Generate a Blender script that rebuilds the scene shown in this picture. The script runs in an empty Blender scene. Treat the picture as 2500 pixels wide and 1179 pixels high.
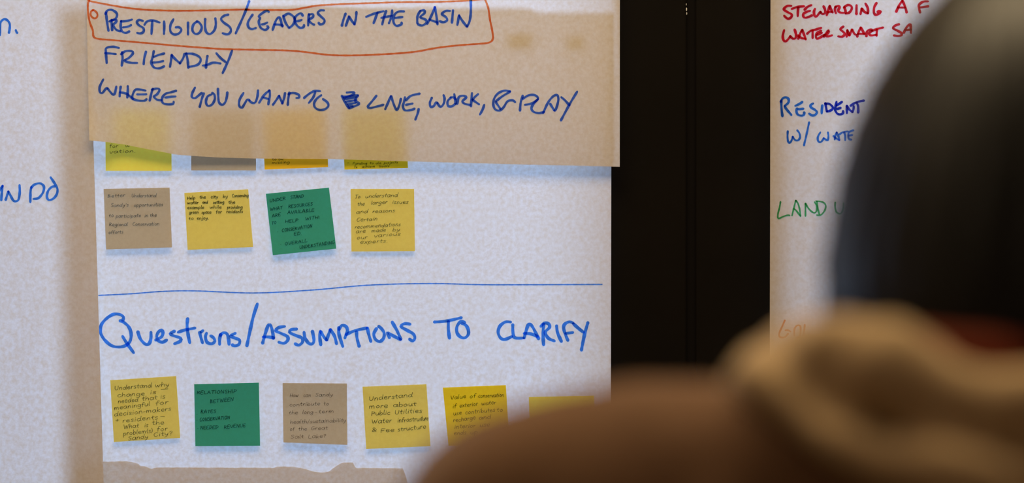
import bpy, bmesh, math, random
from mathutils import Vector, Matrix, noise
random.seed(7)
sc = bpy.context.scene
C = sc.collection

# ------------------------------------------------------------------ camera, sky, light, exposure
CAM = Vector((0.0, -2.9, 1.55))
LENS = 85.0
cam = bpy.data.cameras.new('camera')
cam.lens = LENS; cam.sensor_width = 36.0; cam.clip_start = 0.05
cam.dof.use_dof = True; cam.dof.focus_distance = 2.9; cam.dof.aperture_fstop = 3.6
camo = bpy.data.objects.new('camera', cam); C.objects.link(camo)
camo.location = CAM; camo.rotation_euler = (math.pi/2, 0, 0)
sc.camera = camo

w = bpy.data.worlds.new('daylight'); sc.world = w; w.use_nodes = True
bg = w.node_tree.nodes['Background']
bg.inputs['Color'].default_value = (0.50, 0.66, 1.0, 1); bg.inputs['Strength'].default_value = 5.7

def area(name, loc, rot, sx, sy, power, col):
    l = bpy.data.lights.new(name, 'AREA'); l.shape = 'RECTANGLE'; l.size = sx; l.size_y = sy
    l.energy = power; l.color = col
    o = bpy.data.objects.new(name, l); C.objects.link(o); o.location = loc; o.rotation_euler = rot
    return o
WARM = (1.0, 0.76, 0.43)
area('window_panel_lamp', (0.05, -1.15, 3.335), (0, 0, 0), 1.8, 1.0, 44, WARM)
area('side_fill_lamp', (-1.75, -1.3, 3.335), (0, 0, 0), 0.6, 2.0, 5, WARM)  # added fill lamp, softens the shadows under the sticky notes
area('room_panel_lamp', (0.9, -3.9, 3.335), (0, 0, 0), 1.6, 0.5, 1.5, WARM)

sc.view_settings.view_transform = 'Standard'; sc.view_settings.look = 'None'
sc.view_settings.gamma = 1; sc.view_settings.use_curve_mapping = False
sc.view_settings.exposure = 0.0
sc.cycles.max_bounces = 10; sc.cycles.transparent_max_bounces = 32; sc.cycles.transmission_bounces = 10
sc.cycles.use_denoising = True
sc.cycles.caustics_reflective = False

# ------------------------------------------------------------------ helpers
def tag(o, label=None, cat=None, group=None, kind=None):
    if label: o['label'] = label
    if cat: o['category'] = cat
    if group: o['group'] = group
    if kind: o['kind'] = kind
    return o
def empty(name, loc):
    o = bpy.data.objects.new(name, None); C.objects.link(o); o.location = loc; o.empty_display_size = 0.05
    return o
def link(name, me, mat, parent=None, smooth=False):
    o = bpy.data.objects.new(name, me); C.objects.link(o)
    if mat: me.materials.append(mat)
    if smooth:
        for p in me.polygons: p.use_smooth = True
    if parent:
        o.parent = parent
        bpy.context.view_layer.update()
        o.matrix_parent_inverse = parent.matrix_world.inverted()
    return o
def from_bm(name, bm, mat, parent=None, smooth=False):
    me = bpy.data.meshes.new(name); bm.to_mesh(me); bm.free()
    return link(name, me, mat, parent, smooth)
def box(bm, x0, x1, y0, y1, z0, z1, bev=0):
    r = bmesh.ops.create_cube(bm, size=1.0)
    for v in r['verts']:
        v.co = Vector((x0 + (v.co.x+.5)*(x1-x0), y0 + (v.co.y+.5)*(y1-y0), z0 + (v.co.z+.5)*(z1-z0)))
    if bev:
        es = list({e for v in r['verts'] for e in v.link_edges})
        bmesh.ops.bevel(bm, geom=es, offset=bev, segments=2, affect='EDGES')
def boxo(name, x0, x1, y0, y1, z0, z1, mat, parent=None, bev=0):
    bm = bmesh.new(); box(bm, x0, x1, y0, y1, z0, z1, bev)
    return from_bm(name, bm, mat, parent)

def S(y): return (y - CAM.y) * 36.0 / (LENS * 2500.0)      # metres per photograph pixel on the plane at depth y
def at(px, py, y):
    s = S(y); return Vector(((px-1250)*s, y, CAM.z - (py-589.5)*s))

# ------------------------------------------------------------------ materials
def newmat(name):
    m = bpy.data.materials.new(name); m.use_nodes = True; nt = m.node_tree; nt.nodes.clear()
    return m, nt, nt.nodes.new('ShaderNodeOutputMaterial')
def mix_color(nt, fac, a, b):
    n = nt.nodes.new('ShaderNodeMix'); n.data_type = 'RGBA'
    nt.links.new(fac, n.inputs[0]); n.inputs[6].default_value = (*a, 1); n.inputs[7].default_value = (*b, 1)
    return n.outputs[2]
def noise_fac(nt, scale, detail=2, lo=0.3, hi=0.7, rough=0.5):
    tc = nt.nodes.new('ShaderNodeTexCoord'); n = nt.nodes.new('ShaderNodeTexNoise')
    n.inputs['Scale'].default_value = scale; n.inputs['Detail'].default_value = detail; n.inputs['Roughness'].default_value = rough
    nt.links.new(tc.outputs['Object'], n.inputs['Vector'])
    mr = nt.nodes.new('ShaderNodeMapRange'); mr.inputs[1].default_value = lo; mr.inputs[2].default_value = hi
    nt.links.new(n.outputs['Fac'], mr.inputs[0]); return mr.outputs[0]
def paper(name, R, T, var=0.16, scale=210, warm=True):
    """thin sheet: reflects R and lets T through; fibres make the transmission mottled"""
    m, nt, out = newmat(name)
    d = nt.nodes.new('ShaderNodeBsdfDiffuse'); t = nt.nodes.new('ShaderNodeBsdfTranslucent')
    ad = nt.nodes.new('ShaderNodeAddShader')
    d.inputs[0].default_value = (*R, 1)
    f = noise_fac(nt, scale, 3, 0.32, 0.68, 0.6)
    lo = tuple(c*(1-var*k) for c, k in zip(T, (0.75, 1.0, 1.25))); hi = tuple(min(1, c*(1+var*k)) for c, k in zip(T, (0.75, 1.0, 1.25)))
    nt.links.new(mix_color(nt, f, lo, hi), t.inputs[0])
    nt.links.new(d.outputs[0], ad.inputs[0]); nt.links.new(t.outputs[0], ad.inputs[1])
    nt.links.new(ad.outputs[0], out.inputs[0]); return m
def ink(name, col):
    """marker ink is a stain: it filters the light of the paper under it"""
    m, nt, out = newmat(name)
    t = nt.nodes.new('ShaderNodeBsdfTransparent')
    f = noise_fac(nt, 160, 2, 0.25, 0.75)
    lo = tuple(c*0.82 for c in col); hi = tuple(min(1, c*1.2) for c in col)
    nt.links.new(mix_color(nt, f, lo, hi), t.inputs[0])
    nt.links.new(t.outputs[0], out.inputs[0]); return m
def surf(name, col, rough=0.7, spec=0.3, col2=None, scale=20, bump=0, bscale=60, sheen=0, metallic=0):
    m, nt, out = newmat(name)
    p = nt.nodes.new('ShaderNodeBsdfPrincipled')
    p.inputs['Roughness'].default_value = rough; p.inputs['Specular IOR Level'].default_value = spec
    p.inputs['Metallic'].default_value = metallic
    if sheen:
        p.inputs['Sheen Weight'].default_value = sheen
    if col2: nt.links.new(mix_color(nt, noise_fac(nt, scale, 4), col, col2), p.inputs['Base Color'])
    else: p.inputs['Base Color'].default_value = (*col, 1)
    if bump:
        b = nt.nodes.new('ShaderNodeBump'); b.inputs['Strength'].default_value = bump; b.inputs['Distance'].default_value = 0.002
        nt.links.new(noise_fac(nt, bscale, 4, 0, 1), b.inputs['Height']); nt.links.new(b.outputs[0], p.inputs['Normal'])
    nt.links.new(p.outputs[0], out.inputs[0]); return m

P_R = (0.52, 0.46, 0.38)
M_sheet = paper('easel_paper', P_R, (0.242, 0.25, 0.258), 0.20)
M_sheet2 = paper('easel_paper_darker', (0.50, 0.44, 0.36), (0.218, 0.217, 0.218), 0.20)  # copy of the easel paper with slightly lower colours
M_yellow = paper('yellow_note_paper', (0.50, 0.39, 0.05), (0.40, 0.36, 0.10), 0.06)
M_gold = paper('gold_note_paper', (0.58, 0.40, 0.020), (0.36, 0.32, 0.012), 0.06)
M_amber = paper('amber_note_paper', (0.75, 0.42, 0.020), (0.36, 0.26, 0.012), 0.06)
M_lime = paper('lime_note_paper', (0.60, 0.50, 0.06), (0.42, 0.42, 0.07), 0.06)
M_tan = paper('tan_note_paper', (0.34, 0.31, 0.25), (0.26, 0.20, 0.13), 0.10)
M_green = paper('green_note_paper', (0.042, 0.29, 0.19), (0.014, 0.12, 0.09), 0.10)
I_blue = ink('blue_marker_ink', (0.155, 0.30, 0.95))
I_blue2 = ink('bright_blue_marker_ink', (0.10, 0.31, 0.88))
I_navy = ink('dark_blue_marker_ink', (0.05, 0.08, 0.62))
I_orange = ink('orange_marker_ink', (1.0, 0.36, 0.13))
I_red = ink('red_marker_ink', (0.78, 0.045, 0.06))
I_green = ink('green_marker_ink', (0.17, 0.58, 0.22))
I_line = ink('fine_blue_marker_ink', (0.13, 0.32, 0.85))
I_pen = ink('black_pen_ink', (0.20, 0.22, 0.24))
I_penb = ink('faded_blue_pen_ink', (0.34, 0.40, 0.50))
I_penf = ink('faded_grey_pen_ink', (0.44, 0.42, 0.42))
I_peng = ink('dark_green_pen_ink', (0.30, 0.30, 0.32))
M_black = surf('black_window_frame_metal', (0.004, 0.003, 0.0022), 0.6, 0.08, (0.0055, 0.004, 0.003), 8)
M_groove = surf('black_rubber_gasket', (0.004, 0.003, 0.003), 0.8, 0.1)
M_wall = surf('beige_wall_paint', (0.34, 0.26, 0.19), 0.8, 0.2, (0.36, 0.28, 0.20), 3, 0.1)
M_ceil = surf('ceiling_paint', (0.62, 0.55, 0.46), 0.9, 0.2, (0.65, 0.58, 0.48), 3)
M_floor = surf('brown_carpet', (0.14, 0.09, 0.06), 0.95, 0.1, (0.18, 0.12, 0.08), 90, 0.5, 400)
M_white = surf('lamp_housing_paint', (0.7, 0.7, 0.68), 0.4, 0.4)
M_tape = surf('masking_tape', (0.62, 0.52, 0.36), 0.7, 0.2, (0.58, 0.48, 0.33), 60)
def glass_mat():
    m, nt, out = newmat('window_glass')
    t = nt.nodes.new('ShaderNodeBsdfTransparent'); t.inputs[0].default_value = (0.93, 0.96, 0.95, 1)
    g = nt.nodes.new('ShaderNodeBsdfGlossy'); g.inputs['Roughness'].default_value = 0.02
    f = nt.nodes.new('ShaderNodeFresnel'); f.inputs[0].default_value = 1.45
    mx = nt.nodes.new('ShaderNodeMixShader')
    nt.links.new(f.outputs[0], mx.inputs[0]); nt.links.new(t.outputs[0], mx.inputs[1]); nt.links.new(g.outputs[0], mx.inputs[2])
    nt.links.new(mx.outputs[0], out.inputs[0]); return m
M_glass = glass_mat()
def glow(name, col, st):
    m, nt, out = newmat(name); e = nt.nodes.new('ShaderNodeEmission')
    e.inputs[0].default_value = (*col, 1); e.inputs[1].default_value = st; nt.links.new(e.outputs[0], out.inputs[0]); return m
M_lamp = glow('lit_lamp_diffuser', (1, 0.75, 0.5), 2)

# ------------------------------------------------------------------ the room
XL, XR, YB, ZC = -2.6, 2.6, -4.8, 3.4
WY = 0.016                       # front of the window frame
st = dict(kind='structure')
tag(boxo('floor', XL, XR, YB, 0.2, -0.1, 0, M_floor), kind='structure', label='brown carpet floor')
tag(boxo('ceiling', XL, XR, YB, 0.2, ZC, ZC+0.1, M_ceil), kind='structure', label='pale ceiling')
tag(boxo('wall_left', XL-0.1, XL, YB, 0.2, 0, ZC, M_wall), kind='structure', label='beige side wall')
tag(boxo('wall_right', XR, XR+0.1, YB, 0.2, 0, ZC, M_wall), kind='structure', label='beige side wall')
tag(boxo('wall_front', XL-0.1, XR+0.1, YB-0.1, YB, 0, ZC, M_wall), kind='structure', label='beige wall opposite the windows')
# window wall: two big openings with a black post between them
m0 = at(1489, 0, WY).x; m1 = at(1925, 0, WY).x
WL, WR, WB, WT = -0.82, 1.5, 0.95, 2.06
wall = empty('wall_back', (0, 0.1, 0)); tag(wall, kind='structure', label='window wall')
SX0, SX1, SZ0, SZ1 = -2.2, -1.3, 1.0, 2.8      # unseen bare window, added for a cool rim on hair and hood
boxo('wall_panel', XL, SX0, 0.02, 0.14, 0, ZC, M_wall, wall)
boxo('wall_panel', SX1, WL, 0.02, 0.14, 0, ZC, M_wall, wall)
boxo('sill_panel', SX0, SX1, 0.02, 0.14, 0, SZ0, M_wall, wall)
boxo('head_panel', SX0, SX1, 0.02, 0.14, SZ1, ZC, M_wall, wall)
boxo('wall_panel', WR, XR, 0.02, 0.14, 0, ZC, M_wall, wall)
boxo('sill_panel', WL, WR, 0.02, 0.14, 0, WB, M_wall, wall)
boxo('head_panel', WL, WR, 0.02, 0.14, WT, ZC, M_wall, wall)
# black post: two profiles with a gasket groove between
g0 = at(1675, 0, WY).x; g1 = at(1699, 0, WY).x
tr = empty('trim_1', ((m0+m1)/2, WY, WB)); tag(tr, kind='structure', label='broad black post between the two windows')
boxo('frame_profile', m0, g0, WY, 0.12, WB, WT, M_black, tr, 0.0012)
boxo('frame_profile', g1, m1, WY, 0.12, WB, WT, M_black, tr, 0.0012)
boxo('gasket', g0, g1, WY+0.006, 0.10, WB, WT, M_groove, tr)
bm = bmesh.new(); p = at(1676, 23, WY-0.0004)
for dx, dz, rr in ((0, 0, .0012), (.0003, -.005, .0009), (-.0003, .006, .0007)):
    r = bmesh.ops.create_icosphere(bm, subdivisions=1, radius=rr)
    for v in r['verts']: v.co = Vector((v.co.x*.7, v.co.y*.3, v.co.z*2.0)) + p + Vector((dx, 0, dz))
from_bm('paint_chip', bm, M_white, tr)
def window(n, x0, x1, label, WB=WB, WT=WT):
    e = empty('window_%d' % n, ((x0+x1)/2, 0.08, WB)); tag(e, kind='structure', label=label)
    f = 0.03
    boxo('bottom_rail', x0, x1, 0.03, 0.12, WB, WB+f, M_black, e, 0.001)
    boxo('top_rail', x0, x1, 0.03, 0.12, WT-f, WT, M_black, e, 0.001)
    boxo('glass_pane', x0, x1, 0.078, 0.084, WB+f, WT-f, M_glass, e)
window(1, WL, m0, 'window pane behind the written sheets')
window(3, SX0, SX1, 'added bare window beside the written sheets, out of view', SZ0, SZ1)
window(2, m1, WR, 'window pane behind the sheet with red lettering')
tag(boxo('trim_2', WL-0.03, WL, 0.01, 0.12, WB, WT, M_black), kind='structure', label='black side frame')
tag(boxo('trim_3', WR, WR+0.03, 0.01, 0.12, WB, WT, M_black), kind='structure', label='black side frame')
for (lx, ly, hx, hy, lab) in ((0.05, -1.15, .93, .53, 'ceiling light panel nearest the windows'), (-1.75, -1.3, .33, 1.03, 'added fill light panel along the side wall'), (0.9, -3.9, .83, .28, 'ceiling light panel far from the windows')):
    e = empty('ceiling_light', (lx, ly, 3.4)); tag(e, lab, 'light', 'ceiling light panels')
    bm = bmesh.new(); t = .02
    box(bm, lx-hx, lx+hx, ly-hy, ly-hy+t, 3.34, 3.4); box(bm, lx-hx, lx+hx, ly+hy-t, ly+hy, 3.34, 3.4)
    box(bm, lx-hx, lx-hx+t, ly-hy+t, ly+hy-t, 3.34, 3.4); box(bm, lx+hx-t, lx+hx, ly-hy+t, ly+hy-t, 3.34, 3.4)
    from_bm('housing', bm, M_white, e)
    boxo('diffuser', lx-hx+t, lx+hx-t, ly-hy+t, ly+hy-t, 3.345, 3.35, M_lamp, e)

# ------------------------------------------------------------------ strokes: pen and marker lines as thin ribbons on the paper
def crom(pts, step):
    if len(pts) < 3:
        out = []
        (x0, y0), (x1, y1) = pts[0], pts[-1]
        n = max(2, int(math.hypot(x1-x0, y1-y0)/step))
        return [(x0+(x1-x0)*i/n, y0+(y1-y0)*i/n) for i in range(n+1)]
    P = [pts[0]] + list(pts) + [pts[-1]]; out = []
    for i in range(1, len(P)-2):
        a, b, c, d = P[i-1], P[i], P[i+1], P[i+2]
        L = math.hypot(c[0]-b[0], c[1]-b[1]); n = max(1, int(L/step + .5))
        for k in range(n):
            t = k/n; t2 = t*t; t3 = t2*t
            out.append(tuple(.5*((2*b[j]) + (-a[j]+c[j])*t + (2*a[j]-5*b[j]+4*c[j]-d[j])*t2 + (-a[j]+3*b[j]-3*c[j]+d[j])*t3) for j in (0, 1)))
    out.append(pts[-1]); return out
def ribbon(strokes, width, depth, off=0.0004, step=None):
    """strokes: lists of photograph pixels; depth(px,py) gives the y of the paper there"""
    V, F = [], []
    step = step or max(0.8, width*0.45)
    for si, s in enumerate(strokes):
        if len(s) == 1: s = [(s[0][0]-width*.3, s[0][1]-width*.1), (s[0][0]+width*.3, s[0][1]+width*.1)]
        q = crom(s, step)
        L = [0]
        for i in range(1, len(q)): L.append(L[-1] + math.hypot(q[i][0]-q[i-1][0], q[i][1]-q[i-1][1]))
        if L[-1] < 1e-6: continue
        # extend ends for a rounded cap
        def ext(a, b, k):
            d = math.hypot(a[0]-b[0], a[1]-b[1]) or 1
            return (a[0]+(a[0]-b[0])/d*k, a[1]+(a[1]-b[1])/d*k)
        pts = [ext(q[0], q[1], width*.42)] + q + [ext(q[-1], q[-2], width*.42)]
        n = len(pts); base = len(V); ph = random.random()*10
        for i, (x, y) in enumerate(pts):
            a = pts[max(0, i-1)]; b = pts[min(n-1, i+1)]
            dx, dy = b[0]-a[0], b[1]-a[1]; d = math.hypot(dx, dy) or 1
            nx, ny = -dy/d, dx/d
            wv = width*.5*(1 + 0.10*math.sin(ph + i*.5) + 0.05*math.sin(ph*3+i*1.3))
            if i in (0, n-1): wv *= .45
            # chisel look: a bit thicker on the strokes going down
            wv *= 0.93 + 0.14*abs(dy/d)
            for sg in (-1, 1):
                px, py = x+nx*wv*sg, y+ny*wv*sg
                V.append(at(px, py, depth(px, py) - off - si*0.000004))
        for i in range(n-1):
            k = base + 2*i; F.append((k, k+2, k+3, k+1))
    me = bpy.data.meshes.new('strokes'); me.from_pydata(V, [], F); me.update(); return me
def write(name, strokes, width, depth, mat, parent, label=None, off=0.0004):
    if name == 'lettering':                      # one part per word: strokes closer than a word gap belong together
        iv = sorted(strokes, key=lambda s: min(p[0] for p in s)); words = [[iv[0]]]; end = max(p[0] for p in iv[0])
        for s in iv[1:]:
            if min(p[0] for p in s) > end + 17: words.append([])
            words[-1].append(s); end = max(end, max(p[0] for p in s))
        for wd in words:
            o = link(name, ribbon([s for s in strokes if s in wd], width, depth, off), mat, parent); o['label'] = mat.name.split('_ink')[0].replace('_', ' ') + ' word'
        return o
    o = link(name, ribbon(strokes, width, depth, off), mat, parent)
    if label: o['label'] = label
    return o
def crop(x0, y0, k, strokes): return [[(x0+u*k, y0+v*k) for u, v in s] for s in strokes]

# single-stroke hand alphabet: x height 1, capitals 1.55, baseline 0
G = {
'a': (.95, [[(.8,.85),(.4,1),(.05,.55),(.3,0),(.7,.3),(.82,.9)],[(.82,.9),(.78,.3),(.95,.02)]]),
'b': (.85, [[(.12,1.7),(.1,.05)],[(.1,.5),(.45,.95),(.78,.5),(.45,.02),(.1,.15)]]),
'c': (.75, [[(.7,.8),(.4,1),(.08,.5),(.35,.02),(.72,.2)]]),
'd': (.95, [[(.75,.75),(.4,.95),(.05,.45),(.35,0),(.75,.35)],[(.88,1.7),(.78,.4),(.92,.02)]]),
'e': (.8, [[(.1,.5),(.65,.6),(.6,.95),(.25,.95),(.08,.45),(.35,.02),(.75,.2)]]),
'f': (.6, [[(.7,1.55),(.4,1.65),(.25,1.1),(.22,-.1)],[(.0,.85),(.55,.92)]]),
'g': (.9, [[(.75,.85),(.35,1),(.06,.5),(.35,.1),(.75,.5)],[(.78,.9),(.75,-.3),(.4,-.65),(.05,-.4)]]),
'h': (.85, [[(.15,1.7),(.1,.02)],[(.12,.55),(.45,.95),(.7,.7),(.72,.02)]]),
'i': (.35, [[(.18,.95),(.15,.02)],[(.22,1.4)]]),
'j': (.45, [[(.3,.95),(.25,-.4),(-.05,-.55)],[(.33,1.4)]]),
'k': (.8, [[(.15,1.7),(.1,.02)],[(.68,.9),(.15,.5),(.7,.02)]]),
'l': (.35, [[(.2,1.7),(.12,.3),(.28,.02)]]),
'm': (1.25, [[(.1,.95),(.08,.02)],[(.1,.55),(.35,.95),(.5,.7),(.5,.05)],[(.52,.55),(.8,.95),(1.0,.7),(1.05,.02)]]),
'n': (.85, [[(.12,.95),(.1,.02)],[(.12,.55),(.42,.97),(.68,.7),(.72,.02)]]),
'o': (.85, [[(.45,.98),(.08,.55),(.35,.02),(.75,.45),(.5,.98),(.4,.96)]]),
'p': (.85, [[(.15,.95),(.08,-.65)],[(.13,.6),(.45,1),(.78,.55),(.45,.05),(.12,.2)]]),
'q': (.85, [[(.7,.85),(.35,1),(.05,.5),(.35,.05),(.7,.5)],[(.75,.95),(.7,-.65)]]),
'r': (.6, [[(.12,.95),(.1,.02)],[(.12,.55),(.35,.92),(.58,.85)]]),
's': (.65, [[(.6,.88),(.3,.98),(.12,.72),(.5,.38),(.45,.05),(.05,.08)]]),
't': (.6, [[(.3,1.5),(.25,.3),(.5,.03)],[(.0,.95),(.6,1.0)]]),
'u': (.85, [[(.1,.95),(.12,.25),(.42,.03),(.68,.45),(.7,.95)],[(.7,.6),(.8,.02)]]),
'v': (.7, [[(.05,.95),(.3,.02),(.68,.98)]]),
'w': (1.15, [[(.05,.95),(.22,.05),(.55,.75)],[(.55,.75),(.75,.05),(1.08,.98)]]),
'x': (.7, [[(.05,.95),(.68,.02)],[(.65,.95),(.05,.02)]]),
'y': (.8, [[(.08,.95),(.2,.3),(.65,.5)],[(.72,.95),(.5,-.1),(.05,-.6)]]),
'z': (.7, [[(.08,.93),(.62,.93),(.08,.05),(.66,.05)]]),
'A': (1.1, [[(.05,0),(.5,1.55),(.95,0)],[(.2,.6),(.85,.6)]]),
'B': (.95, [[(.12,1.5),(.1,0)],[(.1,1.5),(.7,1.3),(.2,.82),(.8,.4),(.1,.02)]]),
'C': (1.0, [[(.9,1.35),(.5,1.55),(.1,.8),(.4,.02),(.9,.25)]]),
'D': (1.05, [[(.14,1.5),(.1,0)],[(.1,1.5),(.75,1.3),(.9,.6),(.1,.02)]]),
'E': (.9, [[(.8,1.5),(.14,1.45),(.1,.05),(.8,.05)],[(.12,.8),(.65,.82)]]),
'F': (.85, [[(.85,1.5),(.14,1.45),(.1,0)],[(.12,.8),(.65,.85)]]),
'G': (1.0, [[(.85,1.4),(.4,1.5),(.08,.7),(.4,.02),(.85,.3),(.85,.7),(.5,.7)]]),
'H': (1.05, [[(.12,1.5),(.1,0)],[(.9,1.5),(.88,0)],[(.1,.75),(.9,.8)]]),
'I': (.4, [[(.2,1.5),(.18,0)]]),
'L': (.85, [[(.14,1.5),(.1,.05),(.8,.05)]]),
'M': (1.3, [[(.08,0),(.2,1.5),(.6,.4),(1.0,1.5),(1.15,0)]]),
'N': (1.05, [[(.1,0),(.14,1.5)],[(.14,1.5),(.82,.02)],[(.82,.02),(.9,1.5)]]),
'O': (1.1, [[(.55,1.5),(.1,.8),(.5,.02),(.98,.8),(.6,1.5),(.5,1.48)]]),
'P': (.9, [[(.12,1.5),(.1,0)],[(.1,1.45),(.75,1.3),(.7,.85),(.12,.7)]]),
'R': (1.0, [[(.12,1.5),(.1,0)],[(.1,1.45),(.75,1.3),(.6,.85),(.14,.7)],[(.3,.7),(.9,0)]]),
'S': (.9, [[(.8,1.35),(.45,1.52),(.15,1.15),(.75,.5),(.5,.02),(.08,.15)]]),
'T': (1.0, [[(.02,1.45),(1.0,1.5)],[(.5,1.48),(.45,0)]]),
'U': (1.0, [[(.1,1.5),(.14,.4),(.45,.02),(.8,.4),(.88,1.5)]]),
'V': (1.0, [[(.05,1.5),(.45,.02),(.92,1.5)]]),
'W': (1.4, [[(.05,1.5),(.35,.05),(.68,1.1)],[(.68,1.1),(.95,.05),(1.3,1.5)]]),
'.': (.3, [[(.15,.03)]]), ',': (.3, [[(.15,.1),(.05,-.3)]]), ':': (.35, [[(.15,.1)],[(.18,.75)]]),
"'": (.25, [[(.15,1.6),(.1,1.25)]]), '-': (.6, [[(.05,.55),(.5,.58)]]), '+': (.9, [[(.1,.5),(.8,.5)],[(.45,.95),(.4,.05)]]),
'/': (.7, [[(.6,1.7),(.05,-.2)]]), '(': (.4, [[(.35,1.6),(.1,.7),(.35,-.2)]]), ')': (.4, [[(.05,1.6),(.3,.7),(.05,-.2)]]),
'?': (.8, [[(.1,1.25),(.45,1.55),(.65,1.2),(.35,.75),(.33,.45)],[(.33,.05)]]),
'&': (1.0, [[(.9,.75),(.35,.1),(.1,.35),(.6,1.2),(.4,1.5),(.2,1.2),(.85,.02)]]),
}
def word(text, x0, y0, x1, y1, xh, slant=0.1):
    """one handwritten word from (x0,y0) to (x1,y1) on its baseline"""
    W = sum(G[c][0] for c in text); W = W + .12*(len(text)-1)
    L = math.hypot(x1-x0, y1-y0); k = L/W; ux, uy = (x1-x0)/L, (y1-y0)/L
    out = []; cx = 0
    for c in text:
        wd, ss = G[c]; jy = random.uniform(-.07, .07); js = random.uniform(.92, 1.1)
        for s in ss:
            q = []
            for (a, b) in s:
                b = b*js + jy
                X = (cx + a)*k + b*xh*slant; Y = b*xh
                q.append((x0 + ux*X + uy*Y, y0 + uy*X - ux*Y))
            out.append(q)
        cx += wd + .12
    return out

# ------------------------------------------------------------------ the paper sheets
def sheet(name, outline_fn, depth, nx, nz, mat, label, group=None, cat='paper'):
    """outline_fn(u,v) -> photograph pixel for u,v in 0..1 (v down); depth(px,py) -> y"""
    V, F = [], []
    for j in range(nz+1):
        for i in range(nx+1):
            px, py = outline_fn(i/nx, j/nz); V.append(at(px, py, depth(px, py)))
    for j in range(nz):
        for i in range(nx):
            a = j*(nx+1)+i; F.append((a, a+1, a+nx+2, a+nx+1))
    me = bpy.data.meshes.new(name); me.from_pydata(V, [], F); me.update()
    o = link(name, me, mat, None, True)
    tag(o, label, cat, group); return o
def lerp(a, b, t): return a+(b-a)*t
def poly(pts, x):
    if x <= pts[0][0]: return pts[0][1]
    for (a, b), (c, d) in zip(pts, pts[1:]):
        if x <= c: return lerp(b, d, (x-a)/(c-a))
    return pts[-1][1]
def sstep(t): t = max(0, min(1, t)); return t*t*(3-2*t)

# middle sheet, flat against the pane
def d_mid(px, py): return 0.0 + 0.0012*math.sin(px*.006)*math.sin(py*.004+1)
TOPM = [(150, 18), (420, 10), (520, 14), (640, 17), (760, 15), (900, 20), (1290, 21), (1302, 31), (1493, 33)]
def o_mid(u, v):
    px = lerp(lerp(148, 175, v), lerp(1493, 1490, v), u)
    return px, lerp(poly(TOPM, px), 1740, v)
mid = sheet('flip_chart_sheet', o_mid, d_mid, 60, 40, M_sheet, 'bright backlit paper sheet with the heading questions and assumptions to clarify', 'large paper sheets on the windows')

# left sheet, its right edge standing off the pane
def d_left(px, py): return -0.003 - 0.019*sstep((px+150)/380)
def o_left(u, v):
    py = lerp(-380, 1350, v); xr = poly([(-380, 208), (0, 214), (343, 228), (1179, 253), (1350, 258)], py)
    return lerp(-1080, xr, u), py
left = sheet('flip_chart_sheet', o_left, d_left, 60, 30, M_sheet2, 'leftmost paper sheet, mostly blank with the ends of two blue words', 'large paper sheets on the windows')

# top sheet hanging in front
BOT = [(213, 343), (250, 346), (300, 353), (360, 365), (430, 378), (520, 384), (620, 387), (800, 388), (1000, 394), (1250, 401), (1513, 407)]
def d_top(px, py):
    base = -0.004 - 0.0065*sstep((py+100)/480)
    return base - 0.020*(1-sstep((px-213)/90)) - 0.005*sstep((py-250)/150)*(1-sstep((px-250)/400))
def o_top(u, v):
    px = lerp(213, 1513, u); b = poly(BOT, px); py = lerp(-1300, b, 1-(1-v)**1.5)
    px = lerp(poly([(-1300, 190), (0, 211), (343, 218)], py), poly([(-1300, 1514), (407, 1513)], py), u)
    return px, py
top = sheet('flip_chart_sheet', o_top, d_top, 90, 60, M_sheet, 'topmost brown-looking sheet overlapping others, with friendly written below an orange box', 'large paper sheets on the windows')

# torn sheet showing at the bottom, its torn edge lying over the middle sheet
TORN = [(172, 1127), (252, 1127), (310, 1126), (328, 1129), (338, 1132), (342, 1137), (358, 1139), (364, 1143), (369, 1145), (376, 1142), (386, 1141), (669, 1142), (676, 1139),
        (716, 1139), (747, 1145), (761, 1150), (785, 1154), (797, 1153), (805, 1150), (812, 1143), (824, 1136), (836, 1129), (862, 1129), (868, 1142), (984, 1143), (990, 1160), (995, 1180), (998, 1200)]
def o_torn(u, v):
    px = lerp(172, 1000, u); t = poly(TORN, px) + (random.uniform(-.5, .5) if v == 0 else 0)
    return px, lerp(t, 1700, v)
torn = sheet('torn_paper_sheet', o_torn, lambda x, y: d_mid(x, y)-0.0007, 240, 12, M_sheet, 'torn-edged brown paper sheet along the lower edge of the bright sheet', 'large paper sheets on the windows')

# right sheet across the post
def d_right(px, py): return -0.010 - 0.016*(1-sstep((px-1880)/420)) - 0.002*math.sin(py*.004)
def o_right(u, v):
    py = lerp(-420, 1310, v); return lerp(poly([(-420, 1882), (600, 1880), (1310, 1878)], py), 3170, u), py
right = sheet('flip_chart_sheet', o_right, d_right, 60, 30, M_sheet2, 'rightmost paper sheet with red, blue and green lettering beside the black post', 'large paper sheets on the windows')

# tape behind the top sheet, seen as dim patches through it
for (x0, x1, y0, y1) in ((1240, 1300, 84, 122), (1385, 1425, 90, 122)):
    a = at(x0, y1, -0.0012); b = at(x1, y0, -0.0012)
    t = boxo('tape_piece', a.x, b.x, -0.0016, -0.0012, a.z, b.z, M_tan, mid)
    
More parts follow.
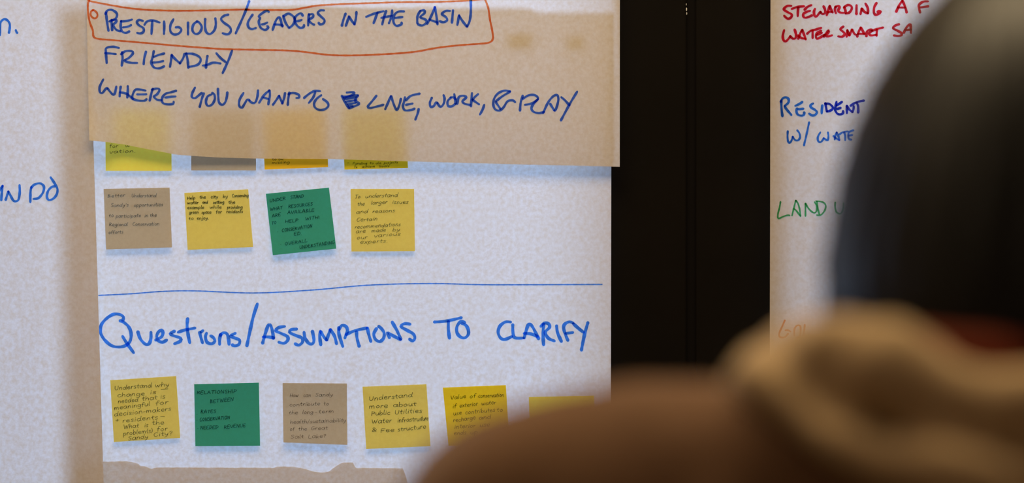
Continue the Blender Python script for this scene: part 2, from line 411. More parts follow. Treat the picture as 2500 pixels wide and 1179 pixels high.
# ------------------------------------------------------------------ marker lettering
C1 = (200, 0, .25445); C2 = (560, 0, .264); C3 = (820, 200, .248); C5 = (220, 720, .256); C6 = (840, 720, .264)
prest = crop(*C1, [
 [(232,120),(240,200),(255,295)], [(225,135),(245,100),(290,95),(335,130),(325,175),(265,205)],
 [(283,190),(290,290)], [(283,195),(330,190),(325,215),(300,240),(330,285),(370,300)],
 [(375,200),(372,260),(385,300),(420,315),(455,300)], [(375,205),(430,200),(480,187)], [(395,262),(440,255),(472,240)],
 [(585,200),(550,190),(527,210),(545,240),(590,270),(590,305),(560,320),(530,315)],
 [(600,238),(625,205),(680,195),(745,215)], [(675,205),(672,260),(667,325)],
 [(788,205),(790,260),(787,325)],
 [(878,185),(850,240),(850,300),(885,330),(930,320),(955,285),(930,260),(900,262)],
 [(1018,215),(1018,330)],
 [(1105,205),(1070,235),(1060,290),(1090,325),(1130,310),(1150,260),(1125,215),(1100,205)],
 [(1183,180),(1182,260),(1195,310),(1230,325),(1270,290),(1285,235),(1280,175)],
 [(1405,140),(1365,150),(1335,180),(1360,215),(1415,255),(1430,295),(1400,328),(1350,318)],
 [(1605,10),(1560,130),(1475,320)]]) + crop(*C2, [
 [(215,135),(190,170),(170,215),(180,255),(210,268),(245,258)],
 [(365,110),(350,98),(320,110),(270,150),(285,165),(272,200),(290,255),(330,275),(360,255),(350,240)], [(300,225),(325,220),(350,208)],
 [(400,275),(430,190),(455,160),(470,170),(490,245)], [(415,225),(470,228),(495,238)],
 [(497,145),(520,210),(550,255)], [(500,150),(545,125),(590,150),(605,185),(590,225),(555,258)],
 [(680,145),(660,122),(625,140),(605,170),(615,220),(650,255),(685,250),(690,230)], [(625,195),(650,190),(668,183)],
 [(735,130),(728,235)], [(735,135),(770,130),(775,155),(735,185),(760,215),(785,228)],
 [(875,95),(840,95),(818,120),(845,150),(880,185),(870,215),(840,225),(825,210)],
 [(1075,125),(1055,180),(1040,238)],
 [(1105,155),(1090,200),(1077,238)], [(1105,150),(1130,190),(1155,222)], [(1175,110),(1170,170),(1155,225)],
 [(1265,155),(1340,125),(1425,103)], [(1370,115),(1350,170),(1333,215)],
 [(1450,100),(1430,160),(1413,225)], [(1505,95),(1500,150),(1475,215)], [(1405,165),(1450,155),(1500,145)],
 [(1615,105),(1570,105),(1535,125),(1518,165),(1520,210),(1545,238),(1590,225),(1592,208)], [(1535,165),(1570,160),(1600,157)],
 [(1765,100),(1740,150),(1738,215)], [(1765,100),(1800,95),(1805,120),(1765,158),(1810,178),(1825,205),(1785,235),(1745,225)],
 [(1830,220),(1870,140),(1900,65)], [(1900,65),(1915,150),(1925,225)], [(1850,180),(1925,208)],
 [(2040,100),(2000,100),(1965,130),(2000,155),(2015,185),(1980,205),(1945,195)],
 [(2068,95),(2058,210)],
 [(2125,140),(2108,230)], [(2125,145),(2160,200),(2197,245)], [(2197,245),(2220,200),(2232,120),(2232,0),(2225,-60)]])
write('lettering', prest, 5.8, d_top, I_blue, top, 'blue marker line reading prestigious leaders in the basin')
bx = crop(*C1, [[(62,-10),(72,8),(200,35),(400,70),(600,92),(800,100),(1000,102),(1300,97),(1600,90)]])[0] + \
     crop(*C2, [[(150,91),(400,92),(580,90),(700,70),(850,48),(1200,32),(1600,20),(1900,18),(2200,5),(2360,-8),(2367,0),(2395,80),(2410,180),(2432,290),(2436,360),(2400,393),
                (2300,405),(2100,420),(1900,445),(1700,480),(1400,502),(1100,512),(900,505),(700,480),(500,465),(0,455)]])[0] + \
     crop(*C1, [[(1200,460),(900,437),(600,410),(300,385),(150,370),(110,345),(105,290),(75,210),(60,120),(58,40),(75,-5)]])[0]
circ = crop(*C1, [[(110,95),(88,110),(85,145),(105,170),(130,175),(148,155),(145,125),(120,100),(100,97)]])[0]
write('outline_box', [bx, circ], 4.6, d_top, I_orange, top, 'orange marker box with a small circle in its corner')
write('lettering', crop(*C1, [
 [(355,460),(300,448),(235,460),(230,500),(238,605)], [(222,510),(270,512),(325,518)],
 [(385,500),(390,560),(382,630)], [(375,520),(420,490),(475,490),(490,510),(450,555),(410,580),(460,600),(530,603)],
 [(615,495),(600,550),(592,615)],
 [(690,490),(675,560),(665,600),(690,645),(740,655),(790,635)], [(690,545),(740,525),(790,512)], [(680,600),(730,595),(780,585)],
 [(862,525),(855,580),(845,640)], [(862,530),(900,570),(940,605)], [(985,515),(970,560),(940,608)],
 [(1000,510),(1015,580),(1020,650)], [(1000,515),(1060,515),(1120,540),(1140,575),(1110,620),(1030,640)],
 [(1205,535),(1195,590),(1190,650)], [(1160,628),(1200,622),(1260,600),(1330,608)],
 [(1290,510),(1330,555),(1380,595)], [(1440,485),(1405,580),(1350,700)]]), 5.8, d_top, I_blue, top, 'blue marker word friendly')
where = crop(*C1, [
 [(205,762),(172,830),(172,880),(195,892),(230,850),(245,845)], [(248,850),(280,890),(305,910),(320,880),(330,830)],
 [(372,830),(365,880),(362,925)], [(440,825),(440,880),(435,935)], [(365,885),(430,900),(490,950)],
 [(610,868),(560,858),(515,860),(490,900),(485,940),(530,962),(600,965),(620,950)], [(530,905),(570,905),(618,903)],
 [(680,850),(665,900),(650,965)], [(670,860),(720,848),(745,862),(720,905),(690,925),(720,955),(760,960)],
 [(905,870),(850,885),(800,900),(770,940),(775,985),(820,1000),(875,995),(880,975)], [(800,935),(850,928),(898,925)],
 [(1085,840),(1060,890),(1055,930),(1085,940),(1120,915),(1150,890)], [(1170,895),(1150,950),(1130,1025)],
 [(1245,905),(1205,925),(1190,980),(1210,1015),(1250,1000),(1275,950),(1270,905),(1250,890)],
 [(1305,850),(1308,920),(1315,980),(1345,1005),(1375,980),(1390,930),(1395,885)]]) + crop(*C2, [
 [(130,860),(95,920),(90,975),(115,995),(140,960),(165,920),(185,925)], [(185,930),(210,950),(240,945),(260,890),(265,835)],
 [(275,950),(320,880),(370,835)], [(370,835),(375,880),(360,965)], [(315,900),(360,915)],
 [(460,885),(430,930),(402,968)], [(460,885),(475,920),(490,955)], [(515,860),(505,910),(490,955)],
 [(540,970),(545,910),(555,855)], [(545,870),(590,858),(640,875),(645,900),(620,905)],
 [(690,905),(740,865),(790,840),(840,842)], [(795,850),(775,900),(735,950)],
 [(850,880),(810,910),(785,950),(790,990),(830,1015),(880,1010),(915,980),(905,945),(865,915)],
 [(1040,885),(1060,930),(1105,1000)], [(1085,855),(1150,852),(1140,875),(1060,905)], [(1050,895),(1190,880)],
 [(1190,885),(1160,930),(1200,960),(1110,1000)], [(1070,915),(1170,900)], [(1080,940),(1175,925)], [(1095,965),(1170,950)], [(1100,985),(1140,980)],
 [(1360,885),(1320,935),(1280,985),(1300,998),(1360,985),(1425,968)]]) + crop(*C3, [
 [(485,268),(515,200),(540,140)], [(545,140),(570,220),(600,275),(625,225),(640,165)],
 [(680,150),(670,200),(660,240),(680,278),(740,275),(775,262)], [(690,180),(740,135),(825,115)], [(690,225),(755,212)],
 [(815,265),(805,310),(782,370)],
 [(945,155),(925,205),(935,245),(965,235),(985,200),(1000,205)], [(1000,210),(1030,245),(1060,215),(1070,165),(1060,130)],
 [(1130,155),(1100,190),(1105,235),(1140,240),(1175,215)], [(1130,150),(1155,150),(1180,170)], [(1165,120),(1175,170),(1180,215)],
 [(1195,215),(1210,150),(1250,135),(1285,150),(1245,190),(1270,215),(1320,225)],
 [(1340,110),(1335,170),(1330,240)], [(1400,120),(1370,145),(1345,175)], [(1345,175),(1410,220)],
 [(1460,225),(1445,270),(1418,320)],
 [(1715,92),(1660,85),(1600,110),(1560,160),(1550,225),(1570,270),(1610,280),(1650,250),(1690,190),(1740,180),(1765,198)], [(1715,95),(1640,140),(1575,190)], [(1575,200),(1620,265)],
 [(1840,135),(1820,200),(1812,282)], [(1840,165),(1900,130),(1960,130),(1990,165),(1930,210),(1860,225)],
 [(1990,170),(1950,210),(1925,260),(1950,295),(2000,305),(2050,295)],
 [(2040,305),(2090,200),(2140,140),(2180,130),(2190,180),(2165,270),(2150,282)], [(2110,215),(2150,280)],
 [(2220,150),(2255,180),(2300,230)], [(2375,95),(2300,220),(2215,378)]])
write('lettering', where, 5.7, d_top, I_blue, top, 'blue marker line reading where you want to live, work and play')

ques = crop(*C5, [
 [(310,245),(318,210),(280,185),(220,185),(150,230),(105,290),(100,360),(140,430),(210,485),(290,495),(350,475),(385,430),(390,360),(365,300),(320,260),(285,245)], [(310,395),(350,460),(415,550)],
 [(455,350),(480,420),(530,470),(565,460),(580,410),(580,355)],
 [(625,430),(680,400),(695,360),(680,335),(650,355),(635,395),(650,435),(690,450),(730,430)],
 [(805,345),(765,370),(800,390),(860,410),(860,440),(805,465)],
 [(930,225),(925,300),(935,380),(950,455)], [(840,355),(900,335),(1000,315)],
 [(1045,355),(1055,400),(1072,455)], [(1075,340),(1060,352)],
 [(1110,365),(1100,400),(1115,450),(1160,465),(1190,440),(1175,405),(1150,390)],
 [(1245,375),(1235,420),(1235,470)], [(1240,385),(1270,360),(1305,370),(1320,420),(1325,470)],
 [(1385,365),(1340,390),(1380,410),(1425,430),(1420,470),(1380,485),(1355,475)],
 [(1595,85),(1550,230),(1495,485)],
 [(1645,460),(1670,370),(1700,285),(1720,285),(1740,350),(1748,415)], [(1650,400),(1700,400),(1750,408)],
 [(1855,300),(1800,310),(1770,340),(1820,365),(1880,395),(1885,430),(1850,460),(1800,450)],
 [(1970,325),(1920,330),(1900,355),(1960,385),(2020,410),(2025,450),(1990,478),(1955,465)],
 [(2040,355),(2050,410),(2085,460),(2120,465),(2135,430),(2120,345)],
 [(2195,345),(2190,400),(2200,475)], [(2200,350),(2230,400),(2255,430)], [(2255,430),(2280,360),(2290,330)], [(2290,330),(2330,390),(2350,465)],
 [(2370,310),(2375,380),(2410,490)], [(2375,330),(2400,290),(2440,300),(2455,340),(2440,380),(2430,410)]]) + crop(*C6, [
 [(20,365),(100,330),(210,305)], [(115,340),(120,400),(140,475)],
 [(215,305),(230,370),(248,430)],
 [(300,310),(275,360),(290,410),(330,430),(365,400),(370,350),(345,310),(320,290)],
 [(420,395),(400,350),(450,375),(520,412)], [(525,410),(490,330),(445,250)],
 [(610,270),(560,265),(525,290),(580,325),(640,360),(655,400),(635,425),(605,408)],
 [(835,250),(950,240),(1085,210)], [(965,245),(965,320),(975,400)],
 [(1115,255),(1080,245),(1045,290),(1045,350),(1080,390),(1120,395),(1150,360),(1145,310),(1120,275),(1090,265)],
 [(1540,250),(1490,250),(1440,290),(1425,350),(1450,400),(1490,410),(1550,385)],
 [(1560,275),(1562,350),(1580,395),(1660,398)],
 [(1665,398),(1690,310),(1710,270),(1740,290),(1800,405)], [(1665,355),(1730,360),(1790,385)],
 [(1845,270),(1840,360),(1845,460)], [(1820,290),(1850,260),(1890,265),(1900,300),(1860,345),(1890,400),(1945,425)],
 [(1965,285),(1975,350),(2010,430)],
 [(2120,260),(2085,248),(2045,265),(2030,300),(2045,360),(2070,420)], [(2050,355),(2115,347)],
 [(2120,265),(2170,310),(2215,345)], [(2255,255),(2225,360),(2195,510)]])
write('lettering', ques, 7.6, d_mid, I_blue2, mid, 'blue marker heading reading questions and assumptions to clarify')
write('ruled_line', [[(241,721),(320,717),(400,711),(480,710),(620,715),(760,708),(900,696),(1050,692),(1200,695),(1470,694)]], 3.0, d_mid, I_line, mid, 'thin blue line drawn across the sheet')

C7 = (1880, 0, .16); C8 = (1880, 220, .12723); C9 = (1880, 470, .08); C10 = (1880, 760, .0848)
write('lettering', crop(*C7, [
 [(325,90),(260,90),(210,140),(260,180),(330,220),(320,265),(270,285),(215,240)],
 [(330,135),(420,105),(520,95)], [(430,115),(425,180),(422,245)],
 [(630,78),(570,105),(525,150)], [(610,165),(560,180),(510,210),(510,255),(550,270),(640,235)],
 [(685,135),(670,180),(680,240),(710,250),(750,200),(770,180)], [(770,185),(800,215),(835,200),(840,150),(815,95)],
 [(865,230),(890,150),(910,90)], [(910,90),(930,140),(955,190)], [(880,185),(940,180)],
 [(1000,100),(990,150),(1005,200)], [(995,105),(1050,90),(1060,115),(1040,160),(1070,190),(1120,195)],
 [(1130,110),(1150,160),(1150,205)], [(1130,110),(1190,75),(1240,95),(1245,140),(1210,190),(1160,205)],
 [(1320,80),(1318,150),(1318,215)],
 [(1400,130),(1390,170),(1380,215)], [(1400,130),(1440,180),(1490,205)], [(1495,205),(1490,120),(1455,55)],
 [(1625,45),(1590,110),(1585,190),(1610,225),(1660,210),(1690,175),(1660,165),(1640,185)],
 [(1925,180),(1970,80),(2020,10)], [(2020,10),(2060,100),(2085,190)], [(1950,115),(2060,115)],
 [(2410,20),(2340,25),(2275,70),(2275,130),(2290,190)], [(2285,115),(2415,95)]]), 6.0, d_right, I_red, right, 'red marker line starting stewarding a')
write('lettering', crop(*C7, [
 [(215,460),(195,540),(205,610),(240,630),(290,580),(310,550)], [(310,555),(350,590),(390,580),(395,520),(375,450)],
 [(430,590),(460,510),(490,455)], [(490,455),(520,530),(545,600)], [(420,540),(480,580),(540,590)],
 [(565,515),(620,470),(700,450),(780,425)], [(650,465),(650,580)],
 [(780,470),(720,500),(700,550),(715,590),(760,575),(830,530)], [(720,530),(790,500)],
 [(820,560),(860,500),(890,460),(900,480),(850,545),(890,555),(945,538)],
 [(1120,405),(1070,445),(1110,480),(1140,520),(1100,560),(1040,555)],
 [(1170,560),(1180,460)], [(1180,460),(1210,540)], [(1210,540),(1250,450)], [(1250,450),(1290,520),(1310,530)],
 [(1330,560),(1350,490),(1385,420)], [(1385,420),(1420,480),(1440,520)], [(1340,515),(1430,515)],
 [(1470,555),(1480,480),(1530,450),(1560,460),(1510,510),(1540,540),(1620,530)],
 [(1560,470),(1640,440),(1725,420)], [(1630,455),(1625,545)],
 [(1970,370),(1910,390),(1875,430),(1930,460),(2000,500),(2010,530),(1960,550),(1890,540)],
 [(2040,500),(2080,420),(2130,370),(2145,390),(2150,500)], [(2060,460),(2150,450)]]), 5.9, d_right, I_red, right, 'red marker line starting water smart')
write('lettering', crop(*C8, [
 [(215,200),(220,350),(238,500)], [(205,225),(240,160),(300,135),(355,170),(350,240),(280,300)], [(280,310),(320,370),(410,475)],
 [(620,225),(560,265),(485,300)], [(520,350),(505,400),(530,465),(600,490),(650,470),(655,425)], [(545,365),(640,355)],
 [(825,255),(775,290),(790,335),(860,375),(900,420),(870,470),(810,485),(750,450)],
 [(1005,290),(995,360),(990,445)]]), 5.8, d_right, I_blue2, right, 'blue marker word starting resi')
write('lettering', crop(*C8, [
 [(1060,250),(1090,410)], [(1060,260),(1140,265),(1205,330),(1180,380),(1100,410)],
 [(1275,225),(1260,300),(1250,380),(1290,450),(1350,465),(1400,440),(1400,400)], [(1285,290),(1380,225)], [(1290,360),(1355,340)],
 [(1475,300),(1475,440)], [(1475,305),(1520,370),(1580,420)], [(1580,420),(1600,370),(1605,310)],
 [(1545,300),(1620,250),(1700,220),(1800,200)], [(1660,240),(1690,310),(1690,430)]]), 5.8, d_right, I_navy, right, 'darker blue letters dent')
write('lettering', crop(*C8, [
 [(340,785),(335,880),(345,980),(375,1010),(410,970),(435,890)], [(435,895),(480,955),(540,960),(575,900),(560,820),(520,770)],
 [(750,615),(700,850),(650,1060)],
 [(965,810),(920,890),(920,970),(960,1000),(1000,970),(1030,920)], [(1035,925),(1105,960),(1120,880),(1110,810)],
 [(1240,945),(1255,870),(1280,810)], [(1280,810),(1310,880),(1330,960)], [(1215,880),(1260,920),(1330,960)],
 [(1330,850),(1390,810),(1490,790)], [(1420,810),(1440,870),(1440,960)],
 [(1600,770),(1520,800),(1500,860),(1510,930),(1560,950)], [(1510,870),(1580,860)]]), 4.8, d_right, I_blue2, right, 'blue marker line starting w slash wate')
write('lettering', crop(*C9, [
 [(320,280),(290,450),(240,650),(240,770),(280,785),(400,730),(540,690),(600,700)],
 [(670,700),(720,500),(785,240)], [(785,240),(850,330),(900,500),(930,720)], [(720,490),(790,540),(920,710)],
 [(1080,720),(1080,330)], [(1080,330),(1180,490),(1300,600),(1380,610),(1420,540),(1420,400),(1360,290)],
 [(1430,270),(1460,480),(1500,660)], [(1400,260),(1520,270),(1640,310),(1700,400),(1670,540),(1580,660),(1500,695),(1430,685)],
 [(1990,300),(1985,450),(2030,600),(2150,640),(2230,500),(2240,320)]]), 3.9, d_right, I_green, right, 'green marker word land')
write('lettering', crop(*C10, [
 [(425,255),(350,430),(260,640),(290,740),(420,740),(520,640)], [(440,545),(510,540),(590,580)],
 [(700,700),(700,520),(760,420),(840,400),(880,480),(860,700),(760,760)], [(1000,380),(980,560),(960,700)]]), 4.0, d_right, I_orange, right, 'orange marker word partly hidden')
write('lettering', crop(0, 20, .0763, [[(0,860),(0,600),(30,430),(140,350),(240,390),(310,500),(310,650),(285,790)], [(505,700),(530,770),(555,790)]]), 5.6, d_left, I_blue2, left, 'end of a blue marker word with a full stop')
write('lettering', crop(0, 420, .0763, [
 [(-90,760),(0,560),(85,440)], [(85,440),(60,650),(40,900)],
 [(180,890),(265,620)], [(265,620),(330,740),(420,900),(500,935),(590,880),(630,650),(625,420)],
 [(1000,480),(975,650),(970,960)], [(1000,500),(1100,400),(1270,360),(1380,420),(1410,520),(1360,680),(1230,830),(1070,860)],
 [(1620,170),(1760,380),(1840,550),(1810,720),(1700,850),(1560,890),(1500,780),(1540,600),(1650,480),(1750,450)]]), 5.8, d_left, I_blue2, left, 'end of a blue marker line with the letters n do')

# ------------------------------------------------------------------ sticky notes
NG = 'sticky notes on the bright middle sheet'
def note(corners, mat, lift, label, words=(), kcrop=None, penw=1.6, pen=None, curl=0.0):
    tl, tr, br, bl = corners
    def frac(px, py):
        u = (px - tl[0])/(tr[0]-tl[0]); yt = lerp(tl[1], tr[1], u); yb = lerp(bl[1], br[1], u)
        return u, (py-yt)/(yb-yt)
    def depth(px, py):
        u, v = frac(px, py); v = max(0, min(1, v))
        return d_mid(px, py) - 0.0006 - lift*max(0, v-.12)**1.7/.8 - curl*(max(0, u-.5)**2)*v
    V, F = [], []; n = 8
    for j in range(n+1):
        for i in range(n+1):
            u, v = i/n, j/n
            px = lerp(lerp(tl[0], tr[0], u), lerp(bl[0], br[0], u), v); py = lerp(lerp(tl[1], tr[1], u), lerp(bl[1], br[1], u), v)
            V.append(at(px, py, depth(px, py)))
    for j in range(n):
        for i in range(n):
            a = j*(n+1)+i; F.append((a, a+1, a+n+2, a+n+1))
    me = bpy.data.meshes.new('sticky_note'); me.from_pydata(V, [], F); me.update()
    o = link('sticky_note', me, mat, None, True); tag(o, label, 'sticky note', NG)
    if words:
        x0, y0, k, xh, sl = kcrop; ss = []
        for wd in words:
            if wd[0] == '*': ss.append([(x0+wd[1]*k, y0+wd[2]*k)]); continue
            if wd[0] == '_': ss.append([(x0+wd[1]*k, y0+wd[2]*k), (x0+wd[3]*k, y0+wd[4]*k)]); continue
            t, a, b, c, d = wd[:5]; h = wd[5] if len(wd) > 5 else xh
            ss += word(t, x0+a*k, y0+b*k, x0+c*k, y0+d*k, h*k*(.84 if len(wd) < 6 else 1), sl)
        write('handwriting', ss, penw, depth, pen, o, off=0.0003)
    return o
A = (240, 450, .16); Bc = (640, 450, .16); Cc = (240, 340, .32); Dc = (260, 910, .16964); E = (680, 920, .16115); Fc = (1060, 920, .16964)
# top row, half hidden under the top sheet
note([(257, 266), (418, 266), (419, 417), (258, 417)], M_lime, .004, 'pale yellow note at the left end of the half-covered row',
     [('for',85,65,150,63),('w',205,60,245,58),('vation.',85,108,285,100)], (*Cc, 19, .15), 1.2, I_pen)
note([(466, 268), (624, 268), (625, 416), (467, 416)], M_tan, .004, 'tan note in the half-covered row, no writing showing')
note([(640, 268), (798, 262), (801, 408), (646, 414)], M_amber, .004, 'dark amber note in the half-covered row, reading missing',
     [('to',1325,161,1360,160),('be',1375,160,1412,158),('missing',1325,188,1460,184)], (*Cc, 15, .15), 1.15, I_pen)
note([(835, 264), (990, 262), (996, 410), (841, 414)], M_gold, .004, 'olive yellow note at the right end of the half-covered row',
     [('-',1895,186,1915,184),('Funding',1940,192,2050,190),('to',2070,190,2100,189),('do',2115,189,2160,187),('projects',2178,188,2285,182),('To',1950,220,1975,219),('achieve',2010,217,2110,214),('Goals',2140,214,2220,211)], (*Cc, 12, .25), 1.05, I_pen)
# second row
note([(253, 461), (414, 458), (420, 604), (259, 609)], M_tan, .005, 'tan note with faint blue writing, left end of the second row',
     [('Better',140,205,410,188),('Understand',505,200,885,192),('Sandy',190,345,405,340),("'s",415,340,460,338),('opportunities',540,340,985,332),('to',160,500,235,498),('participate',265,508,650,500),('in',705,500,760,498),('the',785,497,890,493),
      ('Regional',165,637,450,633),('Conservation',520,632,930,626),('efforts',155,757,380,745)], (*A, 38, .15), 1.15, I_penb)
note([(450, 471), (606, 462), (618, 603), (458, 610)], M_yellow, .0035, 'yellow note with neat black writing starting help the city',
     [('Help',1358,234,1480,226),('the',1545,217,1640,214),('city',1715,212,1825,210),('by',1900,208,1975,206),('Conserving',2040,197,2292,190),
      ('water',1358,301,1530,296),('and',1590,293,1670,291),('setting',1750,297,1920,293),('the',1985,294,2090,292),
      ('example',1360,378,1615,370),('while',1700,370,1880,366),('providing',1965,373,2200,368),
      ('green',1385,448,1530,444),('space',1575,447,1725,444),('for',1795,442,1885,440),('residents',1955,439,2205,435),
      ('to',1380,542,1455,540),('enjoy.',1505,538,1685,534)], (*A, 34, .08), 1.45, I_pen)
note([(649, 473), (803, 458), (821, 607), (666, 623)], M_green, .005, 'tilted green note starting understand what resources',
     [('UNDER',115,275,360,235),('STAND',430,222,635,200),('WHAT',120,405,310,378),('RESOURCES',400,362,770,320),('ARE',150,503,285,482),('AVAILABLE',385,452,795,413),
      ('TO',145,614,215,606),('HELP',350,588,550,568),('WITH:',655,545,880,522),('*',240,725),('CONSERVATION',300,728,765,655),('ED.',485,782,605,770),('*',285,915),
      ('OVERALL',345,932,690,875),('UNDERSTANDING',570,985,1105,905)], (*Bc, 36, .2), 1.25, I_peng)
note([(856, 461), (1011, 461), (1013, 613), (858, 614)], M_yellow, .0035, 'yellow note in slanting script, right end of the second row',
     [('To',1410,217,1495,213),('understand',1570,208,2065,188),('the',1450,328,1560,322),('larger',1655,308,1905,295),('issues',1980,297,2225,293),('and',1430,447,1610,435),('reasons',1680,438,2020,424),
      ('Certain',1435,570,1755,548),('recommendations',1410,678,2110,633),('are',1425,747,1575,735),('made',1665,730,1885,717),('by',1985,718,2100,712),('our',1440,838,1600,832),('various',1705,808,2110,778),('experts.',1490,905,1915,885)], (*Bc, 40, .35), 1.1, I_pen)
# third row
note([(269, 928), (430, 918), (440, 1069), (278, 1079)], M_yellow, .0035, 'yellow note filled with grey writing, left end of the bottom row',
     [('Understand',115,250,650,207),('why',700,207,900,195),('_',785,240,885,230),('change',155,352,550,325),('is',625,307,715,300),('needed',165,437,455,415),('that',510,403,730,380),('is',775,373,845,365),
      ('meaningful',110,535,625,472),('for',705,467,890,450),('decision-makers',110,628,930,542),('+',125,705,185,700),('residents',230,717,740,665),('_',778,632,835,628),('What',245,808,465,788),('is',545,782,600,778),
      ('the',655,752,830,740),('problem(s)',240,905,665,858),('for',725,843,880,828),('Sandy',310,972,600,942),('City?',675,922,955,893)], (*Dc, 44, .15), 1.2, I_pen)
note([(474, 938), (632, 934), (635, 1088), (477, 1089)], M_green, .0045, 'upright green note listing rates, conservation and revenue',
     [('RELATIONSHIP',1300,308,1870,288),('BETWEEN',1490,437,1830,400),('*',1303,597),('RATES',1355,582,1575,574),('*',1303,682),('CONSERVATION',1340,697,1775,663),('*',1315,800),('NEEDED',1350,812,1610,800),('REVENUE',1690,802,2005,776)], (*Dc, 36, .15), 1.25, I_peng)
note([(690, 935), (847, 936), (848, 1086), (692, 1080)], M_tan, .006, 'tan note in the bottom row between green and yellow notes',
     [('How',170,305,300,303),('can',375,302,490,300),('Sandy',555,297,820,292),('contribute',165,447,630,430),('to',680,430,765,428),('the',155,567,295,563),('long',360,562,525,558),('-',545,556,585,556),('term',605,552,840,545),
      ('health/sustainability',175,708,1022,680),('of',170,817,240,813),('the',300,812,430,808),('Great',490,804,745,796),('Salt',180,932,380,926),('Lake?',450,929,720,922)], (*E, 40, .15), 1.15, I_penf)
note([(885, 944), (1041, 938), (1051, 1089), (894, 1096)], M_yellow, .004, 'yellow note about public utilities, fourth along the bottom row',
     [('Understand',1370,362,2030,300),('more',1370,478,1655,465),('about',1735,458,2085,438),('Public',1405,588,1690,570),('Utilities',1760,567,2175,540),('Water',1410,708,1715,690),('infrastruc',1800,690,2175,662),('ture',2160,662,2268,655),
      ('&',1410,832,1490,828),('Fee',1545,842,1755,832),('structure',1805,827,2235,780)], (*E, 48, .15), 1.3, I_pen)
note([(1081, 946), (1235, 940), (1244, 1086), (1095, 1088)], M_gold, .0035, 'dark gold note partly behind the blurred shoulder',
     [('Value',235,325,455,302),('of',510,307,600,295),('conservation',635,300,1000,287),('if',265,452,320,445),('exterior',365,443,630,410),('water',680,412,890,390),('use',275,552,395,540),('contributes',445,537,875,500),('to',900,502,990,495),
      ('recharge',275,652,595,610),('and',645,612,815,600),('interior',290,747,595,725),('use',655,722,800,712),('ends',285,837,460,825),('up',520,825,620,820)], (*Fc, 42, .18), 1.15, I_pen)
note([(1291, 969), (1450, 966), (1455, 1115), (1296, 1118)], M_lime, .004, 'pale yellow-green note mostly hidden behind the blurred shoulder')

# ------------------------------------------------------------------ the person in front, seen from behind
def cap(bm, a, ra, b=None, rb=None, sc3=None, rot=None, seg=20):
    """sphere, or a chain of spheres blending from a to b"""
    a = Vector(a)
    if b is None:
        r = bmesh.ops.create_uvsphere(bm, u_segments=seg, v_segments=seg//2+2, radius=1)
        s = Vector(sc3) if sc3 else Vector((ra, ra, ra))
        for v in r['verts']:
            c = Vector((v.co.x*s.x, v.co.y*s.y, v.co.z*s.z))
            if rot: c = rot @ c
            v.co = c + a
        return
    b = Vector(b); d = b-a; L = d.length
    q = d.to_track_quat('Z', 'Y').to_matrix()
    rings = []
    prof = []
    for k in range(6): t = math.pi/2*(1-k/5); prof.append((-math.sin(t)*ra, math.cos(t)*ra))
    for k in range(1, 4): t = k/4; prof.append((L*t, lerp(ra, rb, t)))
    for k in range(6): t = math.pi/2*k/5; prof.append((L+math.sin(t)*rb, math.cos(t)*rb))
    for (z, r) in prof:
        if r < 1e-5: rings.append([bm.verts.new(a + q @ Vector((0, 0, z)))]); continue
        rings.append([bm.verts.new(a + q @ Vector((r*math.cos(2*math.pi*i/seg), r*math.sin(2*math.pi*i/seg), z))) for i in range(seg)])
    for R0, R1 in zip(rings, rings[1:]):
        for i in range(seg):
            j = (i+1) % seg
            if len(R0) == 1: bm.faces.new((R0[0], R1[j], R1[i]))
            elif len(R1) == 1: bm.faces.new((R0[i], R0[j], R1[0]))
            else: bm.faces.new((R0[i], R0[j], R1[j], R1[i]))
def chain(bm, pts):
    for (p, r), (q, s) in zip(pts, pts[1:]): cap(bm, p, r, q, s)
def fuse(name, bm, voxel, smooth, mat, parent, disp=None):
    me = bpy.data.meshes.new(name); bm.to_mesh(me); bm.free()
    o = bpy.data.objects.new(name, me); C.objects.link(o)
    m = o.modifiers.new('r', 'REMESH'); m.mode = 'VOXEL'; m.voxel_size = voxel
    s = o.modifiers.new('s', 'SMOOTH'); s.iterations = smooth; s.factor = .5
    dg = bpy.context.evaluated_depsgraph_get(); ev = o.evaluated_get(dg)
    me2 = bpy.data.meshes.new_from_object(ev); C.objects.unlink(o); bpy.data.objects.remove(o)
    if disp:
        for v in me2.vertices: v.co += disp(v.co, v.normal)
    return link(name, me2, mat, parent, True)

M_skin = surf('skin', (0.42, 0.17, 0.09), 0.5, 0.4, (0.46, 0.19, 0.10), 30)
M_hair = surf('black_hair', (0.003, 0.003, 0.003), 0.42, 0.15, (0.007, 0.006, 0.005), 120, 0.12, 350)
M_jacket = surf('tan_jacket_cloth_shaded', (0.148, 0.078, 0.040), 0.9, 0.06, (0.165, 0.087, 0.046), 160, 0.3, 700, sheen=0.15)  # shade on the back is put into this darker tan
M_hood = surf('tan_hood_cloth_lit', (0.43, 0.30, 0.16), 0.85, 0.08, (0.47, 0.33, 0.18), 160, 0.3, 700, sheen=0.15)  # same garment, colour lightened to look lit from above
M_rust = surf('rust_red_cloth', (0.12, 0.020, 0.007), 0.85, 0.1)
M_trouser = surf('dark_trouser_cloth', (0.03, 0.035, 0.05), 0.85, 0.15)
M_shoe = surf('dark_shoe_leather', (0.02, 0.014, 0.01), 0.4, 0.5)
M_eye = surf('eye', (0.6, 0.58, 0.55), 0.2, 0.5)

PX, PY = 0.205, -1.95
per = empty('person', (PX, PY, 0))
tag(per, 'blurred person seen from behind with dark hair and a tan hooded jacket', 'person')
HR = Matrix.Rotation(math.radians(-24), 3, 'X')         # head bowed towards the window
HC = Vector((0.217, -1.855, 1.562))
def H(x, y, z): return HC + HR @ Vector((x, y, z))
bm = bmesh.new()
